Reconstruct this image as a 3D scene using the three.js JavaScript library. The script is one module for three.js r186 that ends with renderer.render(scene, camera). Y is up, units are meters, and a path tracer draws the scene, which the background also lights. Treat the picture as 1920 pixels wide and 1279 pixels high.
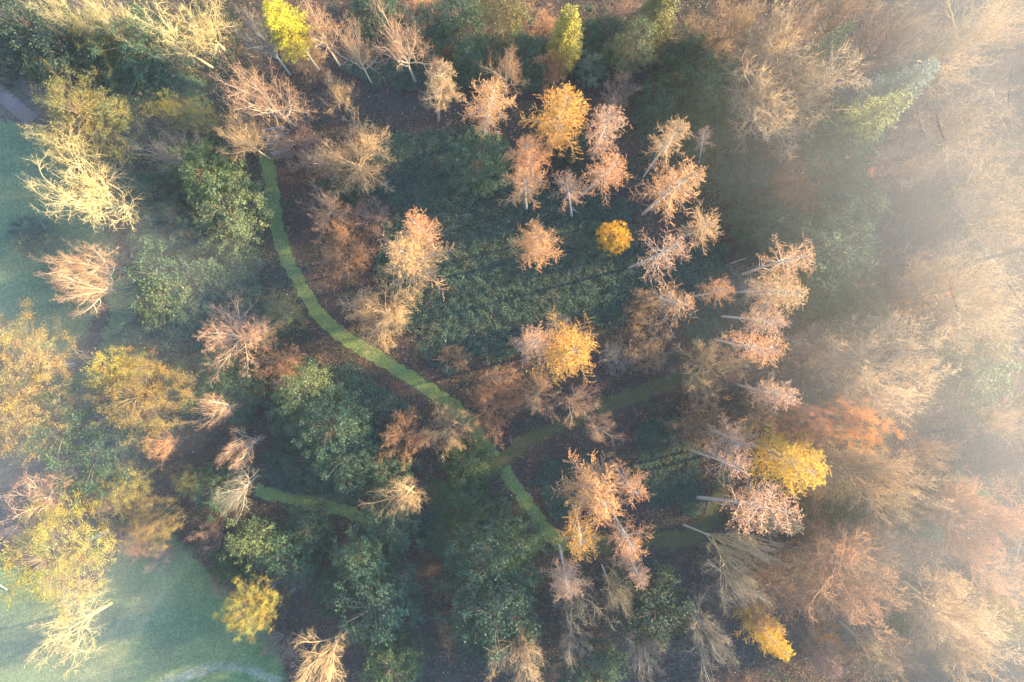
import * as THREE from 'three';
import { Sky } from 'three/addons/objects/Sky.js';
import { createNoise2D, createNoise3D } from 'simplex-noise';

// ------------------------------------------------------------------ camera, sky, sun, exposure
const scene = new THREE.Scene();
const ALT = 90, F = 1280;                        // flying height in metres; focal length in photo pixels (1920 wide)
const camera = new THREE.PerspectiveCamera(2 * Math.atan(639.5 / F) * 180 / Math.PI, 1920 / 1279, 1, 600);
camera.position.set(0, ALT, 0);
camera.up.set(0, 0, -1);
camera.lookAt(0, 0, 0);

const sunDir = new THREE.Vector3(1, 0.30, -0.25).normalize();
const sky = new Sky();
sky.name = 'sky'; sky.userData.kind = 'structure';
sky.scale.setScalar(500);
Object.assign(sky.material.uniforms.sunPosition, { value: sunDir.clone() });
sky.material.uniforms.turbidity.value = 2.5;
sky.material.uniforms.rayleigh.value = 2.2;
sky.material.uniforms.mieCoefficient.value = 0.004;
sky.material.uniforms.mieDirectionalG.value = 0.8;
scene.add(sky);
scene.environmentIntensity = 0.24;

const sun = new THREE.DirectionalLight(new THREE.Color().setRGB(1, 0.71, 0.31), 4.9);
sun.position.copy(sunDir).multiplyScalar(150);
sun.castShadow = true; sun.shadow.radius = 2; sun.shadow.mapSize.set(4096, 4096);
Object.assign(sun.shadow.camera, { left: -130, right: 130, top: 110, bottom: -110, near: 1, far: 400 });
scene.add(sun, sun.target);

const renderer = new THREE.WebGLRenderer({ antialias: true });
renderer.setSize(1024, 682);
renderer.toneMapping = THREE.LinearToneMapping;
renderer.toneMappingExposure = 4.9;
renderer.shadowMap.enabled = true;

scene.fog = new THREE.FogExp2(new THREE.Color().setRGB(0.66, 0.83, 0.97), 0.00021);

// ------------------------------------------------------------------ helpers
const V = (x, y, z) => new THREE.Vector3(x, y, z);
function rng(a) { return () => { a = (a + 0x6d2b79f5) | 0; let t = Math.imul(a ^ (a >>> 15), 1 | a); t = (t + Math.imul(t ^ (t >>> 7), 61 | t)) ^ t; return ((t ^ (t >>> 14)) >>> 0) / 4294967296; }; }
const noise2 = createNoise2D(rng(11)), noise3 = createNoise3D(rng(12));
const fbm = (x, y, o = 4) => { let s = 0, a = 1, n = 0; for (let i = 0; i < o; i++) { s += a * noise2(x, y); n += a; x = x * 2.03 + 17; y = y * 2.03 - 9; a *= 0.5; } return s / n; };
const clamp = (x, a = 0, b = 1) => Math.min(b, Math.max(a, x));
const smooth = (a, b, x) => { const t = clamp((x - a) / (b - a)); return t * t * (3 - 2 * t); };
// a photo pixel's direction meets the level y = h here
const at = (px, py, h = 0) => V((px - 960) * (ALT - h) / F, h, (py - 639.5) * (ALT - h) / F);
const relief = (x, z) => 0.35 * noise2(x * 0.03, z * 0.03) + 0.03 * noise2(x * 0.13 + 5, z * 0.13);

const taken = {};
const numbered = (n) => { const k = taken[n] = (taken[n] ?? -1) + 1; return k ? `${n}_${String(k).padStart(3, '0')}` : n; };
function tag(o, label, category, group) { o.userData.label = label; o.userData.category = category; if (group) o.userData.group = group; return o; }
function mesh(name, geo, mat, parent, kind) {
  const m = new THREE.Mesh(geo, mat); m.name = name; m.castShadow = m.receiveShadow = true;
  if (kind) m.userData.kind = kind;
  if (parent) parent.add(m);
  return m;
}

// collects faces, gives one BufferGeometry
class Geo {
  constructor(colored) { this.p = []; this.n = []; this.i = []; this.c = colored ? [] : null; this.tint = [1, 1, 1]; }
  v(x, y, z, nx, ny, nz) { this.p.push(x, y, z); this.n.push(nx, ny, nz); if (this.c) this.c.push(...this.tint); return this.p.length / 3 - 1; }
  tube(pts, radii, sides) {
    const t = V(), a = V(), b = V(), ref = V(0.31, 0.17, 0.93); let prev = -1;
    for (let k = 0; k < pts.length; k++) {
      t.subVectors(pts[Math.min(k + 1, pts.length - 1)], pts[Math.max(k - 1, 0)]).normalize();
      a.crossVectors(t, ref); if (a.lengthSq() < 1e-4) a.set(1, 0, 0); a.normalize(); b.crossVectors(t, a);
      const start = this.p.length / 3, p = pts[k], r = radii[k];
      for (let s = 0; s < sides; s++) {
        const w = s / sides * Math.PI * 2, c = Math.cos(w), q = Math.sin(w), nx = a.x * c + b.x * q, ny = a.y * c + b.y * q, nz = a.z * c + b.z * q;
        this.v(p.x + nx * r, p.y + ny * r, p.z + nz * r, nx, ny, nz);
      }
      if (prev >= 0) for (let s = 0; s < sides; s++) { const s1 = (s + 1) % sides; this.i.push(prev + s, prev + s1, start + s, prev + s1, start + s1, start + s); }
      prev = start;
    }
  }
  spike(p, q, r) {                                   // a twig: a slim three-sided cone from p to q
    const t = V().subVectors(q, p).normalize(), a = V().crossVectors(t, V(0.31, 0.17, 0.93)).normalize(), b = V().crossVectors(t, a), s = this.p.length / 3;
    for (let k = 0; k < 3; k++) { const w = k * 2.0944, c = Math.cos(w), d = Math.sin(w); const nx = a.x * c + b.x * d, ny = a.y * c + b.y * d, nz = a.z * c + b.z * d; this.v(p.x + nx * r, p.y + ny * r, p.z + nz * r, nx, ny, nz); }
    this.v(q.x, q.y, q.z, t.x, t.y, t.z);
    this.i.push(s, s + 1, s + 3, s + 1, s + 2, s + 3, s + 2, s, s + 3);
  }
  leaf(p, d, n, len, w) {                            // a pointed leaf from p along d, facing n, slightly folded
    const s = V().crossVectors(d, n).normalize(), m = V().crossVectors(s, d).normalize(), k = this.p.length / 3, h = len * 0.45;
    this.v(p.x, p.y, p.z, m.x, m.y, m.z);
    this.v(p.x + d.x * h + s.x * w + m.x * w * 0.3, p.y + d.y * h + s.y * w + m.y * w * 0.3, p.z + d.z * h + s.z * w + m.z * w * 0.3, m.x, m.y, m.z);
    this.v(p.x + d.x * len, p.y + d.y * len, p.z + d.z * len, m.x, m.y, m.z);
    this.v(p.x + d.x * h - s.x * w + m.x * w * 0.3, p.y + d.y * h - s.y * w + m.y * w * 0.3, p.z + d.z * h - s.z * w + m.z * w * 0.3, m.x, m.y, m.z);
    this.i.push(k, k + 1, k + 2, k, k + 2, k + 3);
  }
  done() {
    const g = new THREE.BufferGeometry();
    g.setAttribute('position', new THREE.Float32BufferAttribute(this.p, 3));
    g.setAttribute('normal', new THREE.Float32BufferAttribute(this.n, 3));
    if (this.c) g.setAttribute('color', new THREE.Float32BufferAttribute(this.c, 3));
    g.setIndex(this.i);
    return g;
  }
}
// branches and twigs or leaves of one crown: one geometry, two material groups
function crownOf(wood, fine) {
  const n = wood.p.length / 3, g = new Geo(!!fine.c), push = (a, b) => { for (let k = 0; k < b.length; k++) a.push(b[k]); };
  push(g.p, wood.p); push(g.p, fine.p); push(g.n, wood.n); push(g.n, fine.n); push(g.i, wood.i); for (const i of fine.i) g.i.push(i + n);
  if (g.c) { for (let k = 0; k < n * 3; k++) g.c.push(1); push(g.c, fine.c); }
  const geo = g.done(); geo.addGroup(0, wood.i.length, 0); geo.addGroup(wood.i.length, fine.i.length, 1);
  return geo;
}
const dirOf = (az, el) => V(Math.cos(az) * Math.cos(el), Math.sin(el), Math.sin(az) * Math.cos(el));
const randDir = (R) => { const z = R() * 2 - 1, a = R() * 6.2832, q = Math.sqrt(1 - z * z); return V(q * Math.cos(a), z, q * Math.sin(a)); };

// ------------------------------------------------------------------ materials
const M = {};
const std = (r, g, b, o = {}) => new THREE.MeshStandardMaterial({ color: new THREE.Color().setRGB(r, g, b), roughness: 0.9, metalness: 0, ...o });
function barkTexture(seed, lo, hi, blotch) {
  const S = 256, d = new Uint8Array(S * S * 4), R = rng(seed);
  for (let y = 0; y < S; y++) for (let x = 0; x < S; x++) {
    const n = fbm(x * 0.09 + seed, y * 0.018, 4) * 0.5 + 0.5, b = smooth(0.15, 0.5, fbm(x * 0.02 - seed, y * 0.02 + 40, 3)), k = (y * S + x) * 4, j = 0.92 + R() * 0.16;
    for (let c = 0; c < 3; c++) d[k + c] = clamp(((lo[c] + (hi[c] - lo[c]) * n) * (1 - b) + blotch[c] * b) * j, 0, 1) * 255;
    d[k + 3] = 255;
  }
  const t = new THREE.DataTexture(d, S, S); t.colorSpace = THREE.SRGBColorSpace; t.magFilter = THREE.LinearFilter; t.wrapS = t.wrapT = THREE.RepeatWrapping; t.needsUpdate = true;
  return t;
}
const twig = (r, g, b) => std(r, g, b, { roughness: 0.85 });
M.twigPink = twig(0.46, 0.29, 0.20);
M.twigTan = twig(0.46, 0.33, 0.20);
M.twigRust = twig(0.42, 0.23, 0.13);
M.twigCream = twig(0.50, 0.42, 0.23);
M.twigGrey = twig(0.27, 0.24, 0.20);
M.twigBrown = twig(0.36, 0.24, 0.145);
M.twigPlum = twig(0.33, 0.205, 0.16);
M.barkPale = std(0.52, 0.46, 0.37);
M.barkGrey = std(0.36, 0.33, 0.31);
M.barkBrown = std(0.20, 0.15, 0.115);
M.barkPole = std(0.60, 0.56, 0.52);
M.barkBirch = std(0.66, 0.63, 0.58);
M.barkLichen = std(0.38, 0.345, 0.215);
const leafy = (o = {}) => new THREE.MeshStandardMaterial({ color: 0xffffff, vertexColors: true, roughness: 0.62, side: THREE.DoubleSide, ...o });
const leafCache = {};
const leafMat = (r, g, b) => leafCache[[r, g, b]] ??= leafy({ color: new THREE.Color().setRGB(r, g, b) });
const thinLeafMat = (r, g, b) => leafCache[['thin', r, g, b]] ??= new THREE.MeshPhysicalMaterial({ color: new THREE.Color().setRGB(r, g, b), vertexColors: true, roughness: 0.9, transmission: 0.3, thickness: 0, side: THREE.DoubleSide });   // light shines through autumn leaves
const C = {
  holly: [0.040, 0.088, 0.052], laurel: [0.056, 0.118, 0.066], yew: [0.034, 0.066, 0.044], ivy: [0.050, 0.100, 0.038], olive: [0.19, 0.175, 0.055], gold: [0.58, 0.30, 0.055], yellow: [0.68, 0.40, 0.025],
  lime: [0.29, 0.25, 0.045], amber: [0.25, 0.18, 0.055], orange: [0.74, 0.31, 0.025], rust: [0.46, 0.18, 0.06], silver: [0.17, 0.23, 0.17], spruce: [0.085, 0.125, 0.050], limeSpruce: [0.36, 0.30, 0.04], larch: [0.52, 0.275, 0.115], larchPink: [0.46, 0.265, 0.165], larchTan: [0.47, 0.29, 0.135], larchRed: [0.54, 0.255, 0.11], sage: [0.13, 0.17, 0.075], limeBright: [0.56, 0.47, 0.03], goldSpruce: [0.21, 0.22, 0.05],
};

// ------------------------------------------------------------------ tree builders: each returns the geometries of one model, h metres tall, crown radius R
// leafless broadleaf
function bareModel(seed, o) {
  const R = rng(seed), trunk = new Geo(), wood = new Geo(), fine = new Geo();
  const { h = 18, stems = 1, fork = 0.32, limbs = 10, angle = 0.75, len = 0.46, lift = 0.10, wander = 0.22, sub = 7, subsub = 7, twigs = 8, r0 = 0.30, fineR = 0.014, excurrent = false, forks = 1 } = o;
  let reach = 0, top = 0;
  const see = (p) => { reach = Math.max(reach, Math.hypot(p.x, p.z)); top = Math.max(top, p.y); };
  const N = [7, 6, 5, 4], SIDES = [8, 6, 4, 3], KIDS = [limbs, sub, subsub, twigs];
  function grow(p, d, L, r, lev) {
    const n = N[lev], pts = [p.clone()], rad = [r], dd = d.clone(), q = p.clone(), dirs = [dd.clone()];
    for (let k = 1; k <= n; k++) {
      dd.addScaledVector(randDir(R), wander * (lev ? 1.0 : 0.35) * (0.7 + 0.3 * lev)); dd.y += lev ? lift * (lev < 3 ? 1 : 0.4) : 0.12; dd.normalize();
      q.addScaledVector(dd, L / n); pts.push(q.clone()); dirs.push(dd.clone());
      rad.push(r * (1 - (lev ? 0.72 : excurrent ? 0.85 : 0.5) * k / n));
    }
    (lev === 0 ? trunk : lev < 3 ? wood : fine).tube(pts, rad, SIDES[lev]);
    const c = KIDS[lev]; let az = R() * 6.28;
    for (let k = 0; k < c; k++) {
      const lo = lev === 0 ? (stems > 1 ? 0.12 : excurrent ? fork : 0.62) : 0.18, t = lev < 3 && k === c - 1 ? 1 : lo + (1 - lo) * (k + R() * 0.8) / c, f = Math.min(t * n, n - 1e-4), i = Math.floor(f);
      const b = pts[i].clone().lerp(pts[i + 1], f - i), axis = dirs[i + 1];
      az += 2.4 + (R() - 0.5) * 0.8;
      const u = V().crossVectors(axis, V(0.2, 0.9, 0.37)).normalize(), w = V().crossVectors(axis, u), ang = (lev === 0 ? angle : 0.72) * (0.65 + R() * 0.7) * (t === 1 ? 0.45 : 1);
      const nd = axis.clone().multiplyScalar(Math.cos(ang)).addScaledVector(u, Math.sin(ang) * Math.cos(az)).addScaledVector(w, Math.sin(ang) * Math.sin(az)).normalize();
      if (lev < 3) {
        const rr = Math.max(0.006, rad[i] * (lev === 0 ? 0.66 : 0.62));
        let nl = lev === 0 ? h * len * (0.75 + R() * 0.5) * (excurrent ? 1.15 - t * 0.75 : 1) : L * 0.52 * (0.7 + R() * 0.6) * (1.15 - 0.45 * t);
        grow(b, nd, nl, rr, lev + 1);
      } else {
        const l1 = L * (0.38 + R() * 0.45), e = b.clone().addScaledVector(nd, l1).add(V(0, 0.05 * l1, 0));
        fine.spike(b, e, fineR * (0.8 + R() * 0.5)); see(e);
        for (let j = 0; j < forks; j++) { const s = b.clone().lerp(e, 0.25 + R() * 0.55), dn = nd.clone().multiplyScalar(0.8).addScaledVector(randDir(R), 0.75).normalize(); fine.spike(s, s.clone().addScaledVector(dn, l1 * (0.35 + R() * 0.35)), fineR * 0.8); }
      }
    }
  }
  for (let s = 0; s < stems; s++) {
    const a = s / stems * 6.28 + R(), d = stems > 1 ? dirOf(a, 1.12 - 0.32 * R()) : V((R() - 0.5) * 0.1, 1, (R() - 0.5) * 0.1).normalize();
    grow(V(stems > 1 ? Math.cos(a) * 0.25 : 0, -0.4, stems > 1 ? Math.sin(a) * 0.25 : 0), d, h * (excurrent ? 0.92 : stems > 1 ? 0.5 : fork + 0.12), r0, 0);
  }
  return { trunk: trunk.done(), crown: crownOf(wood, fine), R: reach * 0.86, h: top };
}

// larch: straight pole, whorls of thin branches with hanging, tufted side shoots
function larchModel(seed, o = {}) {
  const R = rng(seed), trunk = new Geo(), wood = new Geo(), fine = new Geo(true);
  const { h = 22, bare = 0.45, Rc = 2.9, whorls = 17, tufts = 1, gap = 0.12 } = o, pts = [], rad = [];
  const bend = [R() - 0.5, R() - 0.5], place = (t) => V(bend[0] * 0.5 * Math.sin(t * 2.6), t * h, bend[1] * 0.5 * Math.sin(t * 2.9));
  for (let k = 0; k <= 12; k++) { const p = place(k / 12); if (!k) p.y -= 0.4; pts.push(p); rad.push(0.135 * Math.pow(1 - k / 12, 0.8) + 0.012); }
  trunk.tube(pts, rad, 8);
  for (let k = 0; k < 9; k++) { const t = 0.18 + R() * (bare - 0.14), p = place(t), d = dirOf(R() * 6.28, -0.1 + R() * 0.3); wood.spike(p, p.clone().addScaledVector(d, 0.4 + R() * 1.3), 0.03); }
  for (let w = 0; w < whorls; w++) {
    const t = bare + (1 - bare) * (w + 0.3 * R()) / whorls, u = (t - bare) / (1 - bare), nb = 5 + Math.floor(R() * 2), a0 = R() * 6.28;
    for (let b = 0; b < nb; b++) {
      if (R() < gap) continue;
      const az = a0 + b / nb * 6.28 + (R() - 0.5) * 0.5, L = Rc * (0.20 + 0.80 * Math.pow(1 - u, 0.8)) * (0.45 + R() * 0.75) * (u < 0.15 ? 0.6 : 1), n = 6, bp = [place(t)], br = [0.035 * (1 - u) + 0.012], el = 0.05 + 0.55 * u;
      for (let k = 1; k <= n; k++) { const s = k / n, e = el - 0.55 * Math.sin(s * 2.2) * (1 - u * 0.6) + 0.35 * s; bp.push(bp[k - 1].clone().addScaledVector(dirOf(az + (R() - 0.5) * 0.25, e), L / n)); br.push(br[0] * (1 - 0.85 * s)); }
      wood.tube(bp, br, 4);
      const shoots = Math.round(5 + L * 4.2);
      for (let k = 0; k < shoots; k++) {
        const s = 0.16 + 0.84 * (k + R()) / shoots, f = Math.min(s * n, n - 1e-3), i = Math.floor(f), p = bp[i].clone().lerp(bp[i + 1], f - i), side = R() < 0.5 ? 1 : -1;
        const d = dirOf(az + side * (0.5 + R() * 0.7), -0.5 + R() * 0.75), l = (0.35 + R() * 0.6) * (1.15 - s * 0.4) * (0.55 + 0.16 * L), e = p.clone().addScaledVector(d, l);
        const j = 0.78 + R() * 0.4; fine.tint = [j, j * (0.94 + R() * 0.1), j * (0.85 + R() * 0.25)];
        fine.spike(p, e, 0.016);
        const m = Math.round((5 + l * 12) * tufts);
        for (let q = 0; q < m; q++) { const c = p.clone().lerp(e, (q + R()) / m), dd = d.clone().multiplyScalar(0.55).add(randDir(R)).normalize(); fine.leaf(c, dd, randDir(R), 0.07 + R() * 0.08, 0.017 + R() * 0.012); }
      }
    }
  }
  return { trunk: trunk.done(), crown: crownOf(wood, fine), R: Rc, h };
}

// broadleaf in leaf (evergreen or autumn): lobed crown of leafy shoots on limbs
function leafModel(seed, o = {}) {
  const R = rng(seed), trunk = new Geo(), wood = new Geo(), fine = new Geo(true);
  const { h = 10, Rc = 3.5, low = 0.15, clumps = 150, leaves = 75, size = 0.17, width = 0.36, vary = 0.22, hue = 0.1, lobes = 0.28, dense = 1, stems = 1, droop = 0, rc = 0.75, inner = 0.35 } = o;
  const mid = h * (low + (1 - low) * 0.42), pts = [], rad = [];
  for (let s = 0; s < stems; s++) { pts.length = rad.length = 0; for (let k = 0; k <= 6; k++) { pts.push(V((s ? Math.cos(s * 2.2) : 0) * k * 0.18 + (R() - 0.5) * 0.2, k / 6 * h * 0.8 - (k ? 0 : 0.4), (s ? Math.sin(s * 2.2) : 0) * k * 0.18 + (R() - 0.5) * 0.2)); rad.push(0.022 * h * (1 - k / 6.6)); } trunk.tube(pts, rad, 7); }
  const off = seed * 3.7;
  for (let k = 0; k < clumps; k++) {
    const y = -0.55 + 1.55 * Math.pow((k + R()) / clumps, 0.8), a = k * 2.39996 + R() * 0.6, q = Math.sqrt(Math.max(0.02, 1 - y * y)), d = V(q * Math.cos(a), y, q * Math.sin(a));
    const lob = 1 + lobes * 1.4 * noise3(d.x * 1.7 + off, d.y * 1.7, d.z * 1.7) + lobes * 0.5 * noise3(d.x * 4 + off, d.y * 4, d.z * 4), f = (R() < inner ? 0.45 + R() * 0.4 : 0.86 + R() * 0.14) * lob;
    const c = V(d.x * Rc * f, mid + d.y * (d.y > 0 ? h - mid : mid - h * low) * f, d.z * Rc * f), root = V(0, clamp(c.y - Math.hypot(c.x, c.z) * 0.5, h * 0.1, h * 0.78), 0), half = root.clone().lerp(c, 0.55).add(V(0, 0.25, 0));
    wood.tube([root, half, c], [0.012 * h * 0.5, 0.022, 0.01], 4);
    const tone = 1 + (R() - 0.5) * 2 * vary, hu = (R() - 0.5) * 2 * hue, out = V(d.x, d.y * 0.8 + 0.35 - droop, d.z).normalize();
    const shoots = 5 + Math.floor(R() * 3), per = Math.round(leaves * dense * (0.7 + R() * 0.6) / shoots);
    for (let s = 0; s < shoots; s++) {
      const sd = out.clone().multiplyScalar(0.9).addScaledVector(randDir(R), 0.9).normalize(), L = rc * (0.8 + R() * 0.6), tip = c.clone().addScaledVector(sd, L); fine.tint = [0.6, 0.5, 0.45];
      fine.spike(c, tip, 0.014);
      for (let m = 0; m < per; m++) {
        const p = c.clone().lerp(tip, 0.1 + 0.9 * R()).addScaledVector(randDir(R), rc * 0.26), ld = sd.clone().multiplyScalar(0.6).addScaledVector(randDir(R), 0.8); ld.y -= droop * 0.8; ld.normalize();
        const j = tone * (0.8 + R() * 0.4); fine.tint = [j * (1 + hu), j, j * (1 - hu * 0.8)];
        const ln = out.clone().multiplyScalar(0.9).addScaledVector(randDir(R), 0.75).normalize(), sz = size * (0.7 + R() * 0.6);
        fine.leaf(p, ld, ln, sz, sz * width);
      }
    }
  }
  return { trunk: trunk.done(), crown: crownOf(wood, fine), R: Rc * 1.05, h };
}

// needled conifer with layered, drooping sprays
function coniferModel(seed, o = {}) {
  const R = rng(seed), trunk = new Geo(), wood = new Geo(), fine = new Geo(true);
  const { h = 16, Rc = 3, low = 0.12, whorls = 19, droop = 0.25, nb0 = 8, needle = 0.2, power = 0.85 } = o, pts = [], rad = [];
  for (let k = 0; k <= 10; k++) { pts.push(V((R() - 0.5) * 0.08, k / 10 * h - (k ? 0 : 0.4), (R() - 0.5) * 0.08)); rad.push(0.016 * h * (1 - k / 10) + 0.02); }
  trunk.tube(pts, rad, 8);
  for (let w = 0; w < whorls; w++) {
    const t = low + (1 - low) * (w + 0.4 * R()) / whorls, u = (t - low) / (1 - low), nb = Math.round(nb0 - 3 * u + R() * 2), a0 = R() * 6.28;
    for (let b = 0; b < nb; b++) {
      const az = a0 + b / nb * 6.28 + (R() - 0.5) * 0.4, L = Rc * (0.12 + 0.88 * Math.pow(1 - u, power)) * (0.7 + R() * 0.42), n = 5, bp = [V(0, t * h, 0)], br = [0.04 * (1 - u) + 0.012], tone = 0.75 + R() * 0.5;
      for (let k = 1; k <= n; k++) { const s = k / n; bp.push(bp[k - 1].clone().addScaledVector(dirOf(az, 0.35 * u + 0.12 - droop * 2.2 * s + (s > 0.7 ? 0.22 : 0)), L / n)); br.push(br[0] * (1 - 0.85 * s)); }
      wood.tube(bp, br, 4);
      const sprays = Math.round(6 + L * 6);
      for (let k = 0; k < sprays; k++) {
        const s = 0.1 + 0.9 * (k + R()) / sprays, f = Math.min(s * n, n - 1e-3), i = Math.floor(f), p = bp[i].clone().lerp(bp[i + 1], f - i), side = k % 2 ? 1 : -1, d = dirOf(az + side * (0.45 + R() * 0.5) * (s > 0.93 ? 0.2 : 1), -droop - 0.15 + R() * 0.3), l = (0.4 + R() * 0.3) * (1.25 - 0.65 * s) * (0.5 + 0.28 * L), m = Math.round(4 + l * 9);
        for (let q = 0; q < m; q++) { const c = p.clone().addScaledVector(d, l * (q + R()) / m), j = tone * (0.8 + R() * 0.4); fine.tint = [j * (0.95 + R() * 0.1), j, j]; const dd = d.clone().multiplyScalar(0.9).addScaledVector(randDir(R), 0.8).normalize(); fine.leaf(c, dd, V(0, 1, 0).addScaledVector(randDir(R), 0.7).normalize(), needle * (0.7 + R() * 0.6), needle * 0.2); }
      }
    }
  }
  return { trunk: trunk.done(), crown: crownOf(wood, fine), R: Rc, h };
}

// ------------------------------------------------------------------ the ground: one sheet, its zones traced in photo pixels of the ground level
const poly = {
  bramble: [[[690, 260], [860, 235], [960, 300], [1080, 370], [1200, 400], [1230, 560], [1160, 610], [1060, 600], [950, 690], [800, 690], [770, 590], [700, 510], [680, 400]], [[1240, 480], [1340, 470], [1400, 540], [1430, 640], [1300, 640], [1250, 590]], [[1185, 780], [1260, 770], [1330, 860], [1310, 950], [1210, 950], [1180, 860]], [[1000, 850], [1080, 840], [1100, 920], [1050, 960], [1000, 920]], [[500, 690], [620, 680], [780, 760], [720, 830], [690, 960], [520, 960], [500, 830]], [[640, 60], [780, 40], [870, 140], [860, 190], [680, 180]], [[820, 900], [930, 920], [1010, 1010], [960, 1050], [830, 1060], [780, 980]]],
  scrubby: [[[240, 330], [480, 330], [520, 460], [600, 640], [500, 700], [260, 700], [250, 560]], [[0, 0], [420, 0], [480, 160], [380, 330], [230, 330], [120, 120], [0, 150]], [[1180, 180], [1400, 130], [1420, 420], [1300, 440], [1200, 330]], [[1480, 380], [1640, 340], [1660, 620], [1500, 640]]],
  lawn: [[[-400, 200], [40, 230], [90, 260], [200, 440], [262, 430], [275, 520], [250, 600], [215, 700], [130, 740], [-400, 760]], [[-400, 1060], [40, 1060], [160, 1120], [240, 1010], [330, 1000], [400, 1090], [470, 1150], [520, 1200], [560, 1420], [-400, 1420]]],
  earth: [[[195, 555], [208, 575], [190, 640], [150, 690], [120, 720], [90, 700], [140, 650], [180, 590]], [[215, 420], [262, 425], [262, 520], [230, 530], [215, 500]]],
  track: [[[500, 178], [700, 172], [870, 170], [1000, 155], [1120, 148], [1300, 140], [1480, 120], [1480, 150], [1300, 170], [1120, 178], [1000, 186], [870, 206], [700, 212], [520, 214]], [[1400, 280], [1460, 290], [1480, 380], [1470, 520], [1420, 520], [1410, 380]]],
  shavedGrass: [[[335, 1030], [370, 1050], [300, 1130], [190, 1300], [110, 1320], [160, 1250], [250, 1120]]],
  ring: [[[330, 1262], [400, 1246], [470, 1250], [525, 1275], [540, 1310], [518, 1310], [500, 1284], [450, 1264], [400, 1262], [340, 1278], [280, 1310], [260, 1300]]],
};
const boxes = {};
for (const k in poly) boxes[k] = poly[k].map((p) => [Math.min(...p.map((q) => q[0])), Math.min(...p.map((q) => q[1])), Math.max(...p.map((q) => q[0])), Math.max(...p.map((q) => q[1]))]);
function inside(kind, x, y) {
  for (let k = 0; k < poly[kind].length; k++) {
    const b = boxes[kind][k]; if (x < b[0] || x > b[2] || y < b[1] || y > b[3]) continue;
    const p = poly[kind][k]; let c = false;
    for (let i = 0, j = p.length - 1; i < p.length; j = i++) if ((p[i][1] > y) !== (p[j][1] > y) && x < (p[j][0] - p[i][0]) * (y - p[i][1]) / (p[j][1] - p[i][1]) + p[i][0]) c = !c;
    if (c) return true;
  }
  return false;
}
// paths: centre line in photo pixels, half width in metres
const PATHS = [
  ['grass_path', 'mown', [[496, 285], [503, 320], [511, 370], [519, 430], [540, 490], [566, 540], [600, 593], [645, 632], [705, 668], [765, 705], [815, 738], [850, 762], [880, 790], [905, 828], [935, 868], [962, 905], [998, 958], [1030, 1000], [1062, 1030]], 0.88],
  ['grass_path', 'worn', [[935, 868], [985, 828], [1060, 796], [1130, 764], [1215, 732], [1290, 706], [1360, 690]], 0.9],
  ['grass_path', 'worn', [[935, 868], [890, 888], [845, 908], [800, 930]], 1.3],
  ['grass_path', 'worn', [[1062, 1030], [1120, 1022], [1195, 1010], [1290, 1006], [1335, 965], [1352, 920], [1372, 860], [1392, 800]], 1.0],
  ['grass_path', 'mown', [[480, 918], [530, 930], [590, 940], [650, 958], [700, 978]], 0.8],
];
const segDist = (x, z) => {                           // metres to the nearest path centre line, less its half width
  let best = 1e9;
  for (const P of PATHS) { if (x < P.box.min.x || x > P.box.max.x || z < P.box.min.z || z > P.box.max.z) continue; const L = P.coarse; for (let k = 0; k < L.length - 1; k++) { const a = L[k], b = L[k + 1], dx = b.x - a.x, dz = b.z - a.z, t = clamp(((x - a.x) * dx + (z - a.z) * dz) / (dx * dx + dz * dz)), d = Math.hypot(x - a.x - dx * t, z - a.z - dz * t) - P[3]; if (d < best) best = d; } }
  return best;
};
for (const P of PATHS) { const c = new THREE.CatmullRomCurve3(P[2].map(([x, y]) => at(x, y))); P.line = c.getSpacedPoints(P[2].length * 16); P.coarse = c.getSpacedPoints(P[2].length * 2); P.box = new THREE.Box3().setFromPoints(P.coarse).expandByScalar(6); }

const GW = 280, GH = 220, TW = 2048, TH = 1600;
const toPx = (x, z) => [x * F / ALT + 960, z * F / ALT + 639.5];
function zone(px, py) {                                // which ground cover lies at a photo pixel; edges wander
  const wx = px + 26 * noise2(px * 0.012, py * 0.012) + 9 * noise2(px * 0.06, py * 0.06), wy = py + 26 * noise2(px * 0.012 + 50, py * 0.012) + 9 * noise2(px * 0.06, py * 0.06 + 70);
  const nx = px + 5 * noise2(px * 0.05, py * 0.05), ny = py + 5 * noise2(px * 0.05 + 9, py * 0.05);
  if (inside('ring', nx, ny)) return 'ring';
  if (inside('earth', nx, ny)) return 'earth';
  if (inside('shavedGrass', nx, ny)) return 'shaved';
  if (inside('lawn', nx, ny)) return 'lawn';
  if (inside('track', nx, ny)) return 'track';
  if (inside('bramble', wx, wy)) return 'bramble';
  if (inside('scrubby', wx, wy)) return 'scrubby';
  return 'litter';
}
const GROUND = {                                       // sRGB of two tones each
  litter: [[84, 68, 62], [54, 46, 46]], bramble: [[50, 64, 50], [38, 48, 40]], scrubby: [[58, 58, 44], [40, 42, 36]], lawn: [[116, 136, 86], [84, 108, 68]], shaved: [[140, 144, 96], [116, 126, 82]], earth: [[74, 66, 58], [54, 50, 48]],
  track: [[76, 66, 62], [56, 50, 50]], ring: [[150, 152, 128], [118, 128, 100]],
};
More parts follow.
